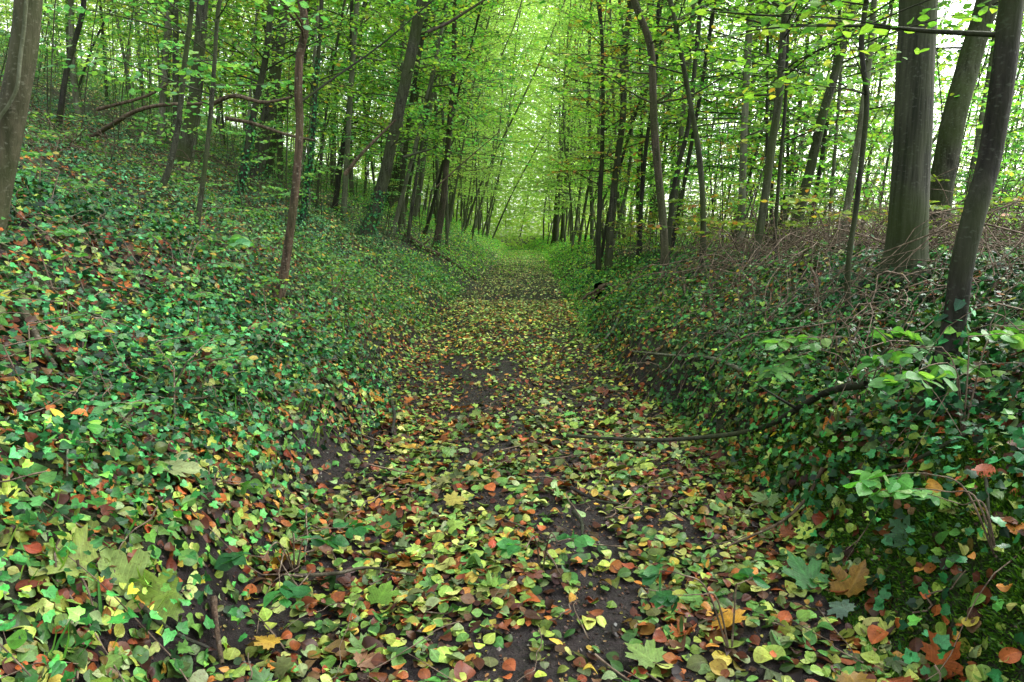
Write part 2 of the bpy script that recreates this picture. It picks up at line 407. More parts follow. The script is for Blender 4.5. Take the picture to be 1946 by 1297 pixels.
LIME = [('#a0b44c', 4), ('#86a848', 4), ('#b2bc68', 3), ('#679444', 4), ('#bba944', 1.0), ('#c49a3a', .8), ('#50883e', 2.5), ('#90a870', 1.6)]
RUST = [('#a35c2c', 3), ('#7e4426', 3), ('#bd7a36', 1.6), ('#5c3020', 3), ('#9a4a2c', 1.), ('#6e5238', 2), ('#3c241c', 2), ('#c98f42', .8)]
def pal_litter(x, y, n):
    a = pick(LIME, n, .22); b = pick(RUST, n, .25); xc = np.abs(x-cx(y))
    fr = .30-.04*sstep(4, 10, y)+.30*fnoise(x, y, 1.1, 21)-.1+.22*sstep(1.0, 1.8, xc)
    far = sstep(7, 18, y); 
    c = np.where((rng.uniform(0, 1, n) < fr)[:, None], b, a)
    c = c*(1+.2*sstep(4, 8, y)[:, None]); pale = lin('#b4b88c'); c = c*(1-.5*far[:, None])*(1+.2*far[:, None])+pale*(.5*far[:, None])*(1+.5*sstep(12, 25, y))[:, None]  # light on the far track painted in: litter paler and brighter with distance
    wet = rng.choice([.25, .5, .8, 1.0, 1.25], n, p=[.16, .22, .26, .24, .12])*(.68+.42*fnoise(x, y, 2.3, 23))*(1+.75*sstep(4, 13, y)); return c*wet[:, None]  # random wetness, times more brightening painted in with distance
def soil_mask(x, y):
    """1 = bare dark soil shows"""
    xc = x-cx(y)
    m = np.zeros_like(x)
    for (px, py, rx, ry) in [(640, 885, .2, .35), (1105, 1010, .22, .40), (1115, 1120, .17, .3), (905, 765, .2, .4), (1010, 1270, .3, .25), (860, 700, .16, .5), (900, 850, .14, .4), (960, 700, .12, .5), (460, 1200, .25, .25), (1240, 990, .2, .2), (1580, 1160, .2, .16), (1120, 1230, .2, .2), (900, 960, .3, .12)]:
        g = ground_at(px, py); m = np.maximum(m, 1.15*np.exp(-(((x-g[0])/rx)**2+((y-g[1])/ry)**2)))
    k = .85*m+.55*sstep(.54, .7, fnoise(x*1.8, y, 2.6, 31))*(np.abs(xc) < 1.0)
    return np.clip(k, 0, .86)
def dens_litter(x, y):
    xc = x-cx(y); a = np.abs(xc)
    on = 1-sstep(1.1, 1.9, a)
    d = .5+.5*on
    # mossy bare face on the near right bank
    face = sstep(1.18, 1.3, x)*(1-sstep(1.6, 1.8, x))*sstep(1.0, 1.4, y)*(1-sstep(2.3, 3., y)); d = d*(1-.6*face)
    return d*(1-soil_mask(x, y))
B3 = [(-.5, 3.1, 1900, -4.2, 4.2), (3.1, 4.6, 1350, -5, 5), (4.6, 13, 760, -12, 8), (13, 48, 150, -26, 12)]
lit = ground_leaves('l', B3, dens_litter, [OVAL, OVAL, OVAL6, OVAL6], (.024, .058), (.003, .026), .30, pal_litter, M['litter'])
lit += ground_leaves('l', [(-1., 4.6, 150, -5, 5)], dens_litter, [ROUND], (.045, .07), (.01, .03), .28, pal_litter, M['litter'])
def dens_top(x, y):
    a = np.abs(x-cx(y)); return (.8+1.5*(x < 0))* sstep(1.2, 1.6, a)*sstep(.40, .62, fnoise(x, y, 1.5, 111))*(1-.9*sstep(1.1, 1.3, x)*(1-sstep(2.1, 2.4, x))*(1-sstep(2.9, 3.5, y)))
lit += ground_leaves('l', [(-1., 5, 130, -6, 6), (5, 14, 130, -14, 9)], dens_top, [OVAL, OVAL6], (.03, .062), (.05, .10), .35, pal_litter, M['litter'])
lit += ground_leaves('l', [(-.5, 5.5, 26, -4.5, 4.5)], dens_litter, [MAPLE], (.05, .095), (.01, .035), .35, pal_litter, M['litter'])
lit += ground_leaves('l', [(-.5, 6, 1500, -4, 3.2)], lambda x, y: .3+.7*soil_mask(x, y), [OVAL6], (.005, .018), (.001, .008), .5, lambda x, y, n: pick([('#5a4030', 3), ('#8a6a40', 2), ('#3a2a24', 4), ('#9a9a50', 1), ('#77746c', .6)], n, .3), M['litter'])
tag(link('leaf_litter', merge_lods('leaf_litter', lit, M['litter'], .9, .35)), 'fallen green, yellow and rust leaves carpeting the track and banks', 'leaves', kind='stuff')

IVYC = [('#348a48', 4), ('#26703a', 4), ('#469a5c', 3), ('#1c5a2c', 3), ('#5ca648', 2), ('#7cb448', 1.2), ('#14442a', 2), ('#96a840', .4)]
def pal_ivy(x, y, n):
    c = pick(IVYC, n, .25)
    right = (x > 1)*1.; c = c*(1-.2*right[:, None]); pal_ = sstep(4, 9, y)*(x < 0); c = c*(1-.3*pal_[:, None])+lin('#7fb596')*.3*pal_[:, None]  # sky sheen on the left bank ivy painted into its leaf colour
    w_ = sstep(.5, .68, fnoise(x, y, .8, 43))[:, None]*.55; c = c*(1-w_)+w_*c*np.array([1.9, 1.25, .6])
    return c*((.45+.9*fnoise(x, y, 1.4, 41))*rng.choice([.3, .6, .9, 1.3], n))[:, None]
def dens_ivy(x, y):
    xc = x-cx(y); nL = fnoise(x, y, .9, 51); nR = fnoise(x, y, 1.1, 61)
    wv = .75*(fnoise(x, y, 1.3, 57)-.5); L = sstep(.85, 1.5, -xc+wv)*(.32+.68*sstep(.40, .54, nL+.06*sstep(1.5, 3, -xc)+.03*sstep(3, 6, y)))
    Rr = sstep(1.05, 1.42, xc+wv*.7*sstep(2.5, 4, y))*(.45+.55*sstep(.28, .45, nR))*(1-.62*(1-sstep(1.5, 1.75, x))*(1-sstep(2.1, 2.8, y)))
    return L+Rr
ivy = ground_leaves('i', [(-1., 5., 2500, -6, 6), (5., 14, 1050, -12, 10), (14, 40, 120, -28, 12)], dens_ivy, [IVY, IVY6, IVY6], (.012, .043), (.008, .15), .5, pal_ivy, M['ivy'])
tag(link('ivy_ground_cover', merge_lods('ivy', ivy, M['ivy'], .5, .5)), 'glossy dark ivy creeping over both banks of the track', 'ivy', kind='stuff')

HERB = [('#6fae3c', 3), ('#5a9e44', 3), ('#8cc04a', 2), ('#3f8a4c', 2), ('#a9c25a', .8), ('#7dbb6c', 1), ('#c9b040', .4)]
def pal_herb(x, y, n): return pick(HERB, n, .3)*(.62+1.1*sstep(5, 18, y)*(1-sstep(3, 8, np.abs(x-cx(y)))))[:, None]  # light along the far verges painted in as brighter leaf colour
def dens_herb(x, y):
    xc = x-cx(y); a = np.abs(xc); q = (1+1.6*(x < 0))*sstep(.46, .58, fnoise(x, y, .7, 71))
    edge = sstep(.9, 1.2, a)*(1-sstep(1.6, 2.6, a))*sstep(4, 10, y)
    return np.clip(.22*q*sstep(1.0, 1.5, a)+.7*edge+.55*sstep(14, 26, y)*sstep(1.0, 1.6, a)+.25*sstep(15, 30, y), 0, 1)
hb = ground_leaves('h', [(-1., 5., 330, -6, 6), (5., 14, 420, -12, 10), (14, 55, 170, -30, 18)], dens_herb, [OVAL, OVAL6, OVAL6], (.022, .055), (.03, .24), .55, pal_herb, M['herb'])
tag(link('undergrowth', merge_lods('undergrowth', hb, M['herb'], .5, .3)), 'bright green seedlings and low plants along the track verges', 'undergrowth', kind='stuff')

# grass blades on the verges
def grass():
    n = 9000; y = rng.uniform(1.2, 30, n)**1; sgn = np.where(rng.uniform(0, 1, n) < .6, -1, 1)
    x = cx(y)+sgn*(1.05+np.abs(rng.normal(0, .35, n))); k = (fnoise(x, y, 1.6, 81) > .5) & ((x < 0) | (y > 4)); x = x[k]; y = y[k]; n = len(x)
    pos = np.stack([x, y, H(x, y)], -1); th = rng.uniform(0, 6.28, n)
    D = np.stack([np.cos(th)*.6, np.sin(th)*.6, rng.uniform(.5, 1.2, n)], -1); N = np.stack([-np.cos(th), -np.sin(th), .6+0*th], -1)
    tm = tmpl_rows([0, .35, .7, 1.], [.025, .03, .02, 0])
    me = leaves_mesh('grass', tm, pos, D, N, rng.uniform(.05, .15, n), pick([('#5d9a35', 2), ('#3f7d2c', 2), ('#86ab45', 1)], n), M['grass'], curl=.9)
    tag(link('grass', me), 'tufts of thin green grass along the foot of the banks', 'grass', kind='stuff')
grass()

# loose twigs in the litter
def twigs():
    T = Tubes()
    for _ in range(900):
        y = 1.0+14*rng.uniform()**1.6; x = rng.uniform(-.8*y-1, .8*y+1); th = rng.uniform(0, 6.28); L = rng.uniform(.08, .45)
        t = np.linspace(-.5, .5, 6); bx = x+np.cos(th)*L*t; by = y+np.sin(th)*L*t
        off = rng.normal(0, .012, 6)
        P = np.stack([bx+off, by-off, H(bx, by)+.025+rng.uniform(0, .03)+t*rng.uniform(-.12, .12)], -1)
        r = rng.uniform(.0015, .0045); T.add(smooth_path(P, 9), np.linspace(r, r*.5, 9), 4)
    tag(link('loose_twigs', T.build('twigs', M['twig'])), 'thin brown twigs strewn through the fallen leaves', 'twigs', kind='stuff')
twigs()

# ------------------------------------------------------------------ trees
def spray(T, LV, p, d, L, lsz, pal_i, twn=7, lpt=7, droop=.25, r0=.006, seg=4, leaf=True):
    """a beech-like flat spray: axis with side twigs, leaves alternate"""
    d = d/np.linalg.norm(d); n = 7; pts = [p]; dd = d.copy()
    for i in range(n-1):
        dd = dd+np.array([rng.normal(0, .10), rng.normal(0, .10), -droop*.10+rng.normal(0, .05)]); dd /= np.linalg.norm(dd)
        pts.append(pts[-1]+dd*L/(n-1))
    pts = np.array(pts); T.add(pts, np.linspace(r0, r0*.25, n), seg)
    side0 = np.cross(d, [0, 0, 1.]); side0 /= np.linalg.norm(side0)+1e-9
    up = np.array([0, 0, 1.])
    def leafrow(a, b, k, sz):
        ax = b-a; l = np.linalg.norm(ax)+1e-9; ax = ax/l; s = np.cross(ax, up); s /= np.linalg.norm(s)+1e-9
        for j in range(k):
            f = (j+.6)/k; sg = 1 if j % 2 else -1
            q = a+(b-a)*f
            D = ax*rng.uniform(.35, .8)+s*sg*rng.uniform(.6, 1)+up*rng.uniform(-.45, .1)
            if j == k-1: D = ax+up*rng.uniform(-.3, .1)
            LV.append((q, D, up+rng.normal(0, .5, 3), sz*rng.uniform(.65, 1.15)))
    for i in range(twn):
        f = .18+.78*(i+rng.uniform(0, .6))/twn; q = pts[0]+0; k = f*(n-1); a = int(k); q = pts[a]+(pts[min(a+1, n-1)]-pts[a])*(k-a)
        sg = 1 if i % 2 else -1; l = L*rng.uniform(.25, .5)*(1-.5*f)
        dv = dd*rng.uniform(.5, .9)+side0*sg*rng.uniform(.6, 1)+up*rng.uniform(-.25, .15); dv /= np.linalg.norm(dv)
        e = q+dv*l; T.add(np.array([q, (q+e)/2+up*.02*l, e]), np.linspace(r0*.4, r0*.15, 3), 3)
        if leaf: leafrow(q, e, max(3, int(lpt*rng.uniform(.6, 1.2))), lsz)
    if leaf: leafrow(pts[n//2], pts[-1], lpt, lsz)

TREEC = [('#94cc42', 4), ('#a8d848', 3), ('#7dbc42', 4), ('#c2e052', 1.5), ('#5f9e40', 3), ('#3f7a30', 1.5), ('#d6d64a', .6), ('#e0b040', .2)]
TREEB = [('#68b866', 3), ('#7cc87c', 2), ('#90cc60', 2), ('#50a058', 3), ('#a8d470', 1)]
TREEY = [('#c4c83e', 3), ('#dcb440', 1.8), ('#d89038', 1.), ('#9cc840', 5)]
PALS = dict(g=TREEC, b=TREEB, y=TREEY)
def leaf_obj(LV, pal, mat, name, tm=OVAL6, curl=.4):
    P = np.array([a[0] for a in LV]); D = np.array([a[1] for a in LV]); N = np.array([a[2] for a in LV]); S = np.array([a[3] for a in LV])
    return leaves_mesh(name, tm, P, D, N, S, pick(PALS[pal], len(LV), .2), mat, curl=curl, fold=.3)

NAMED = []
def tree(base_px, pts, wpx, label, bark='beech', depth=None, pal='g', limbs=10, lz=(1.6, 5.), lsz=.07, name='tree', cat='tree', top=11., ll=(.7, 1.7), ivy_h=0., forks=0, taper=.75, seg=12, wob=.045, up_pts=None, dry=0.):
    """pts: photo polyline from top to base (px) ; wpx trunk width in px near the base"""
    g = ground_at(*base_px) if depth is None else None
    if g is None:
        Y = depth; p = at(base_px[0], base_px[1], Y); g = np.array([p[0], Y, float(H(p[0], Y))])
    Y = g[1]
    W = [g-np.array([0, 0, .15]), g]+[at(px, py, Y+rng.normal(0, .02)*Y*.2) for px, py in pts[::-1]]
    W = [w for i, w in enumerate(W) if i < 2 or w[2] > g[2]+.12]
    # carry the stem on above the frame
    d = (W[-1]-W[-2]); d /= np.linalg.norm(d); q = W[-1]
    while q[2] < top:
        d = d+np.array([rng.normal(0, .07), rng.normal(0, .07), .12]); d /= np.linalg.norm(d); q = q+d*1.3; W.append(q)
    W = np.array(W); n = max(26, len(W)*5); P = smooth_path(W, n)
    rad0 = wpx/F*Y/2*.78
    zr = np.clip((P[:, 2]-g[2])/(top-g[2]), 0, 1); zk = P[:, 2]-g[2]
    rad = rad0*(1-zr*taper)
    fl = .75*np.exp(-np.maximum(zk, 0)/max(.16, rad0*1.3))
    root = empty(name, g, label, cat)
    T = Tubes(); T.add(P-g, rad, seg, wob, fl)
    TB = T; LV = []
    hs = rng.uniform(lz[0], lz[1], int(limbs*2.3)) if limbs else []
    for h in list(hs)+list(rng.uniform(5, top-.5, 7)):
        i = int(np.argmin(np.abs(zk-h))); p = P[i]-g; th = rng.uniform(0, 6.28)
        big = h > 5
        d = np.array([math.cos(th), math.sin(th), rng.uniform(.1, .6)])
        L = rng.uniform(*ll)*(1.3 if big else 1)
        spray(TB, LV, p, d, L, lsz*(1.2 if big else 1), None, twn=8, lpt=6, r0=min(rad[i]*.35, .012))
    link('trunk', T.build('trunk', M[bark]), root)
    if LV: link('crown', leaf_obj(LV, pal, M['treeN'], 'crown', OVAL6), root)
    if ivy_h:
        nI = int(ivy_h*520*max(rad0/.08, .6)); k = (zk > 0) & (zk < ivy_h); idx = rng.choice(np.where(k)[0], nI); f = rng.uniform(-.5, .5, (nI, 1))
        nxt = P[np.minimum(idx+1, n-1)]; c = P[idx]+(nxt-P[idx])*(f+.5)-g; th = rng.uniform(0, 6.28, nI)
        o_ = np.stack([np.cos(th), np.sin(th), 0*th], -1)
        me = leaves_mesh('ivy', IVY6, c+o_*(rad[idx]*(1.05+.5*rng.uniform(0, 1, nI)))[:, None], np.stack([rng.normal(0, .6, nI), rng.normal(0, .6, nI), -.6+rng.normal(0, .5, nI)], -1), o_+np.array([0, 0, .5]), rng.uniform(.025, .05, nI), pick(IVYC, nI), M['ivy'])
        link('ivy', me, root)
    NAMED.append((root, P, rad))
    return root, P, rad, g

# --- left side
t1 = tree((-30, 450), [(62, -60), (55, 0), (45, 100), (27, 200), (5, 300), (-18, 400)], 62, 'thick brown leaning trunk cut by the left edge, with a pale vine climbing it', 'brown', limbs=0, seg=20, pal='b')
tree((110, 255), [(160, 0), (148, 60), (128, 130), (118, 190)], 13, 'thin dark forked stem right of the vine-clad brown trunk', 'dark', pal='b', limbs=7, lz=(2, 5))
tree((152, 228), [(135, 0), (136, 70), (140, 150)], 13, 'pale slim trunk standing just behind the thin dark forked stem', 'pale', limbs=5, lz=(3, 6))
tree((200, 155), [(199, 0), (200, 80)], 12, 'straight pale tan trunk on the top of the left slope', 'pale', limbs=4, lz=(3, 7))
tree((305, 255), [(322, -10), (316, 60), (312, 150), (308, 220)], 14, 'dark leafy-clad trunk left of the thick grey slope trunk', 'dark', pal='g', ivy_h=3.0, limbs=8)
tree((343, 325), [(390, -20), (386, 0), (378, 100), (368, 200), (352, 280)], 31, 'thick grey trunk on the left slope behind a slim mossy stem', 'beech', limbs=9, lz=(2.4, 5), seg=16)
tree((300, 380), [(368, -20), (362, 40), (350, 130), (340, 230), (322, 320)], 13, 'slim mossy stem curving up in front of the thick grey slope trunk', 'beech', limbs=8, pal='b', lz=(1.3, 4))
tree((374, 440), [(425, -30), (413, 40), (408, 120), (400, 220), (388, 330)], 11, 'slender grey sapling with a kinked top, right of the slim mossy stem', 'beech', limbs=9, pal='b', lz=(1., 3.8))
tree((450, 405), [(528, -30), (517, 0), (505, 110), (482, 220), (462, 330)], 17, 'dark leaning stem beside the broad trunk left of the red-brown stem', 'dark', limbs=8, pal='b', ivy_h=1.2)
tree((480, 372), [(546, -20), (540, 30), (525, 130), (505, 240), (488, 330)], 31, 'broad green-grey leaning trunk left of the red-brown stem', 'beech', limbs=8, pal='g', seg=16, ivy_h=.5)
tree((505, 330), [(594, -20), (585, 20), (568, 100), (540, 200)], 20, 'grey trunk leaning right behind the red-brown stem', 'beech', limbs=6)
t9 = tree((522, 590), [(570, -40), (572, 0), (580, 55), (570, 110), (567, 180), (570, 230), (567, 300), (557, 400), (546, 480), (534, 550)], 21, 'crooked red-brown stem with a broken branch stub at the foot of the left bank', 'red', limbs=5, lz=(1.9, 3), seg=14, wob=.07, taper=.6, pal='b')
tree((575, 432), [(612, -20), (610, 40), (600, 170), (592, 290), (580, 380)], 12, 'ivy-hung dark slim stem right of the crooked red-brown stem', 'dark', limbs=8, ivy_h=2.4, lz=(1.5, 4))
tree((632, 330), [(630, -20), (632, 150), (633, 270)], 15, 'straight pale grey trunk between the dark slim stems above the left bank', 'pale', limbs=6, lz=(2, 6))
tree((636, 402), [(672, -30), (668, 30), (665, 180), (648, 310)], 12, 'dark slim stem with a bent foot left of the pale mottled trunk', 'dark', limbs=9, lz=(1.5, 4.5))
tree((690, 345), [(697, -20), (696, 80), (694, 220)], 18, 'pale mottled trunk left of the thick leaning pair', 'pale', limbs=8, lz=(2, 6))
tree((690, 465), [(812, -50), (803, 0), (790, 60), (765, 180), (745, 270), (722, 370)], 30, 'thick dark mossy trunk leaning right over the left bank, front of a pair', 'beech', limbs=12, lz=(1.5, 4.5), seg=18, ivy_h=.8, taper=.5, wob=.07)
tree((735, 395), [(815, -10), (806, 60), (790, 180), (770, 270), (748, 350)], 24, 'smoother leaning trunk close behind the thick dark mossy one', 'beech', limbs=8, lz=(2, 6), seg=14)
tree((828, 478), [(868, -30), (864, 30), (862, 130), (852, 270), (842, 380)], 17, 'straight brown-grey trunk with a flared foot beside the fallen branch', 'brown', limbs=8, lz=(2.2, 6), ivy_h=.2)
tree((803, 455), [(915, 10), (900, 70), (870, 180), (840, 320), (815, 420)], 8, 'thin dark pole leaning right between two trunks on the left bank', 'dark', limbs=7, lz=(2.5, 7))
tree((785, 425), [(855, 20), (838, 100), (815, 220), (802, 330), (792, 390)], 14, 'curved pale stem just left of the thin leaning pole', 'pale', limbs=8, lz=(2.5, 8))
tree((655, 350), [(722, -20), (718, 30), (708, 160), (690, 260)], 9, 'thin brown pole crossing the pale mottled trunk', 'brown', limbs=5, lz=(2.5, 8))
# --- right side
tree((1055, 466), [(1092, -10), (1085, 60), (1075, 170), (1066, 300), (1058, 400)], 15, 'slim grey trunk nearest the track end on the right', 'beech', limbs=9, lz=(3, 10), lsz=.085, top=15)
tree((1068, 462), [(1100, 30), (1085, 150), (1078, 300), (1071, 400)], 10, 'thinner twin just right of the slim trunk at the track end', 'beech', limbs=7, lz=(3, 10), lsz=.085, top=15)
tree((1137, 530), [(1138, -20), (1143, 60), (1146, 160), (1144, 300), (1138, 430)], 12, 'slim dark stem above the dark burrow hole', 'dark', limbs=9, lz=(1.2, 5), pal='y')
tree((1157, 522), [(1198, -40), (1196, 20), (1184, 120), (1184, 220), (1170, 330), (1160, 440)], 19, 'wavy grey trunk right of the slim dark stem over the burrow', 'beech', limbs=9, lz=(1.6, 5), pal='y', seg=16)
tree((1259, 545), [(1195, -50), (1208, 10), (1236, 90), (1241, 190), (1246, 280), (1258, 400), (1263, 480)], 20, 'brown trunk bending left at the top, on the right bank crest', 'brown', limbs=6, lz=(2, 4), seg=16, ivy_h=.25)
tree((1335, 522), [(1268, -40), (1278, 20), (1292, 90), (1312, 200), (1328, 290), (1336, 400)], 14, 'slender smooth trunk leaning left, right of the bending brown trunk', 'beech', limbs=6, lz=(1.8, 4), seg=14)
tree((1268, 440), [(1332, -20), (1322, 110), (1308, 240), (1282, 350)], 13, 'dark leaning stem seen between the bending brown and slender smooth trunks', 'dark', limbs=8, lz=(2, 7), depth=10.5)
tree((1215, 480), [(1250, 40), (1245, 160), (1228, 280), (1218, 400)], 11, 'dark stem close behind the bending brown trunk', 'dark', limbs=8, lz=(2, 8), depth=13)
tree((1428, 525), [(1495, -30), (1489, 60), (1482, 170), (1465, 290), (1450, 400), (1438, 470)], 19, 'grey trunk leaning right beside a thin dark pole on the right bank', 'beech', limbs=9, lz=(1.6, 4.5), seg=14)
tree((1470, 512), [(1503, -30), (1497, 60), (1493, 190), (1482, 320), (1474, 430)], 9, 'thin dark pole just right of the leaning grey trunk', 'dark', limbs=7, lz=(1.8, 4.5))
tree((1500, 470), [(1620, 20), (1590, 130), (1560, 230), (1538, 330), (1515, 420)], 24, 'two-toned trunk leaning strongly right among the bright gaps', 'beech', limbs=10, lz=(2, 5), depth=9, seg=14)
tree((1618, 632), [(1650, -40), (1645, 10), (1637, 90), (1647, 190), (1640, 280), (1626, 400), (1613, 490), (1611, 570)], 13, 'thin dark wavy stem left of the great beech', 'dark', limbs=9, lz=(1.3, 3.2), seg=12, lsz=.06)
tree((1590, 515), [(1662, -10), (1655, 80), (1638, 220), (1612, 380), (1598, 460)], 16, 'pale slim trunk behind the thin dark wavy stem', 'pale', limbs=8, lz=(1.8, 4.5), depth=7.5)
tree((1720, 535), [(1748, -80), (1744, 0), (1738, 150), (1732, 300), (1727, 400), (1722, 470)], 84, 'great grey beech trunk with a pale streaked flank on the right bank', 'great', limbs=6, lz=(1.6, 3.5), seg=40, taper=.35, wob=.03, lsz=.075, top=13)
tree((1770, 520), [(1905, -80), (1875, 10), (1838, 130), (1810, 240), (1790, 350), (1780, 430)], 52, 'smooth grey trunk leaning right, between the great beech and the near dark trunk', 'beech', limbs=6, lz=(2, 4), seg=24, depth=7.2, taper=.3, top=13)
tree((1765, 785), [(1940, -120), (1922, 0), (1905, 150), (1880, 300), (1852, 400), (1828, 500), (1815, 600), (1795, 690)], 48, 'near dark trunk leaning out of the frame at the right edge', 'dark', limbs=4, lz=(1.4, 2.6), seg=24, taper=.0, wob=.035, ivy_h=.45, top=7)

# vine on the brown trunk (part)
_, P1, r1, g1 = t1
V_ = Tubes(); vp = [at(x, y, g1[1]-r1[0]*1.25)-g1 for x, y in [(-18, 262), (0, 224), (18, 198), (33, 165), (39, 110), (46, 60), (49, 20), (54, -40)]]
V_.add(smooth_path(vp, 30), .0095, 6, .12); link('vine', V_.build('vine', M['pale']), t1[0])

# ------------------------------------------------------------------ background trees: ten shapes, copied
def variant(seed, bark, pal, h, lean, rad, nlimb, lsz, lo=1.5):
    global rng
    rng = np.random.default_rng(1000+seed)
    n = 14; th = rng.uniform(0, 6.28); z = np.linspace(-.2, h, n); f = np.linspace(0, 1, n)
    ox = lean*h*f**1.4+.18*np.sin(f*rng.uniform(4, 9)+th); oy = .2*np.sin(f*rng.uniform(3, 7)+th*2)
    P = np.stack([ox-ox[0], oy-oy[0], z], -1); r = rad*.8*(1-.75*f)
    T = Tubes(); T.add(smooth_path(P, 26), np.interp(np.linspace(0, 1, 26), f, r), 8, .04, .5*np.exp(-np.linspace(0, h, 26)/.25))
    TB = T; LV = []
    nlimb = int(nlimb*1.45)
    for k in range(nlimb):
        hh = lo+(h-lo)*((k+rng.uniform())/nlimb)**EXPO; i = np.interp(hh, z, np.arange(n)); a = int(i); p = P[a]+(P[min(a+1, n-1)]-P[a])*(i-a)
        t = rng.uniform(0, 6.28); up = rng.uniform(-.15, 1.0) if hh > 3 else rng.uniform(-.1, .4)
        spray(TB, LV, p, np.array([math.cos(t), math.sin(t), up]), rng.uniform(.9, 2.5)*(1.1-.3*hh/h), lsz*.97, None, twn=11, lpt=8, r0=.010)
    return (T.build('trunk', M[bark]), leaf_obj(LV, pal, M['tree'], 'crown', OVAL6))
EXPO = 1.12
VARS = [variant(i, *a) for i, a in enumerate([
    ('beech', 'g', 13, .05, .07, 44, .085), ('far_bark', 'g', 14, -.03, .05, 40, .085), ('pale', 'g', 15, .12, .06, 46, .085),
    ('pale', 'b', 12, .04, .075, 44, .085), ('beech', 'b', 12, .18, .045, 40, .08), ('pale', 'g', 14, .06, .055, 36, .09),
    ('beech', 'y', 11, .10, .045, 34, .085), ('pale', 'g', 13, .22, .045, 44, .085), ('beech', 'g', 10, -.06, .04, 40, .08),
    ('beech', 'g', 12, .08, .05, 40, .085), ('dark', 'g', 12, .14, .035, 36, .08), ('pale', 'g', 13, .16, .035, 36, .08),
    ('dark', 'b', 13, .05, .03, 20, .075), ('beech', 'g', 13, .10, .028, 18, .075), ('dark', 'g', 12, -.05, .026, 16, .075), ('pale', 'g', 13, .2, .028, 16, .075)])]
rng = np.random.default_rng(99)
ZN = {
 'L1': ('slim leafy tree in the crowd up the left slope beyond the first trunks', 'leafy trees up the left slope'),
 'L2': ('slender tree hemming the left side of the distant track', 'slender trees lining the distant track on the left'),
 'R1': ('slender leafy tree in the thicket behind the right bank', 'leafy trees in the thicket behind the right bank'),
 'R2': ('slender tree hemming the right side of the distant track', 'slender trees lining the distant track on the right')}
ZN['E'] = ('leafy tree coloured pale for haze, closing the view where the track ends', 'trees closing the far end of the track')
placed = []
def put(x, y, zone, sc, v=None, lean=0.):
    for (a, b) in placed:
        if (a-x)**2+(b-y)**2 < (.3+.014*y)**2: return False
    placed.append((x, y))
    v = VARS[rng.integers(len(VARS)) if v is None else v]
    root = empty('tree', (x, y, float(H(x, y))-.05), ZN[zone][0], 'tree', ZN[zone][1])
    root.rotation_euler = (rng.normal(0, .04), rng.normal(0, .04)+(.05 if x > 0 else .03)+lean, rng.uniform(-.8, .8)); root.scale = (sc, sc, sc*rng.uniform(.95, 1.15))
    for nm, me in zip(('trunk', 'crown'), v):
        o = link(nm, me, root)
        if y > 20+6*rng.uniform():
            o.material_slots[0].link = 'OBJECT'; o.material_slots[0].material = M['far_bark' if nm == 'trunk' else 'tree_hazed']  # distant trees swap to leaf and bark paled for haze
    return True
for p in NAMED: placed.append((p[0].location[0], p[0].location[1]))
def fill(n, fx, y0, y1, zone, s0=.9, s1=1.25, pw=1., lean=0.):
    c = 0; t = 0
    while c < n and t < n*30:
        t += 1; y = y0+(y1-y0)*rng.uniform()**pw; x = fx(y)
        if put(x, y, zone, rng.uniform(s0, s1), lean=lean): c += 1
fill(60, lambda y: float(cx(y))-rng.uniform(1.9, 6.5), 12, 50, 'L2', .95, 1.5, lean=.085)
fill(58, lambda y: float(cx(y))+rng.uniform(1.8, 6.5), 11, 50, 'R2', .95, 1.5, lean=-.045)
fill(68, lambda y: -rng.uniform(.22, .95)*y-1, 12, 42, 'L1', .8, 1.15, .8)
fill(44, lambda y: rng.uniform(.18, .85)*y+1, 10, 36, 'R1', .8, 1.1, lean=.06)

ZN['R3'] = ('spreading leafy tree against the bright sky behind the great beech', 'leafy trees against the sky on the right')
fill(11, lambda y: rng.uniform(.42, .95)*y+1, 8.5, 22, 'R3', .8, 1.1, lean=.05)
fill(7, lambda y: rng.uniform(-7, 9), 52, 66, 'E', 1.3, 1.8)
def poles(n, mat, name, label, r0, r1):
    T = Tubes()
    for _ in range(n):
        y = rng.uniform(16, 62); side = -1 if rng.uniform() < .52 else 1
        x = float(cx(y))+side*(2.2+rng.uniform(0, 1)**1.5*.62*y); h = rng.uniform(10, 17)*(1+.006*y); k = 9; f = np.linspace(0, 1, k)
        ln = rng.normal(.14, .16)*h; th = rng.uniform(0, 6.28)
        P = np.stack([x+ln*f**1.3+rng.uniform(.15, .8)*np.sin(f*rng.uniform(3, 7)+th), y+.25*np.sin(f*4+th*2)+rng.normal(0, .05)*h*f, float(H(x, y))-.1+h*f], -1)
        r = rng.uniform(r0, r1); T.add(smooth_path(P, 16), r*(1-.7*np.linspace(0, 1, 16)), 6, .03)
    tag(link(name, T.build(name, M[mat])), label, 'trees', kind='stuff')
poles(120, 'far_bark', 'far_stems', 'crowd of slender grey-green stems deep in the wood on both sides of the track', .03, .065)
poles(80, 'pale', 'pale_far_stems', 'pale thin leaning stems deep in the wood', .025, .06)
poles(32, 'dark', 'dark_far_stems', 'dark thin leaning stems deep in the wood', .02, .045)
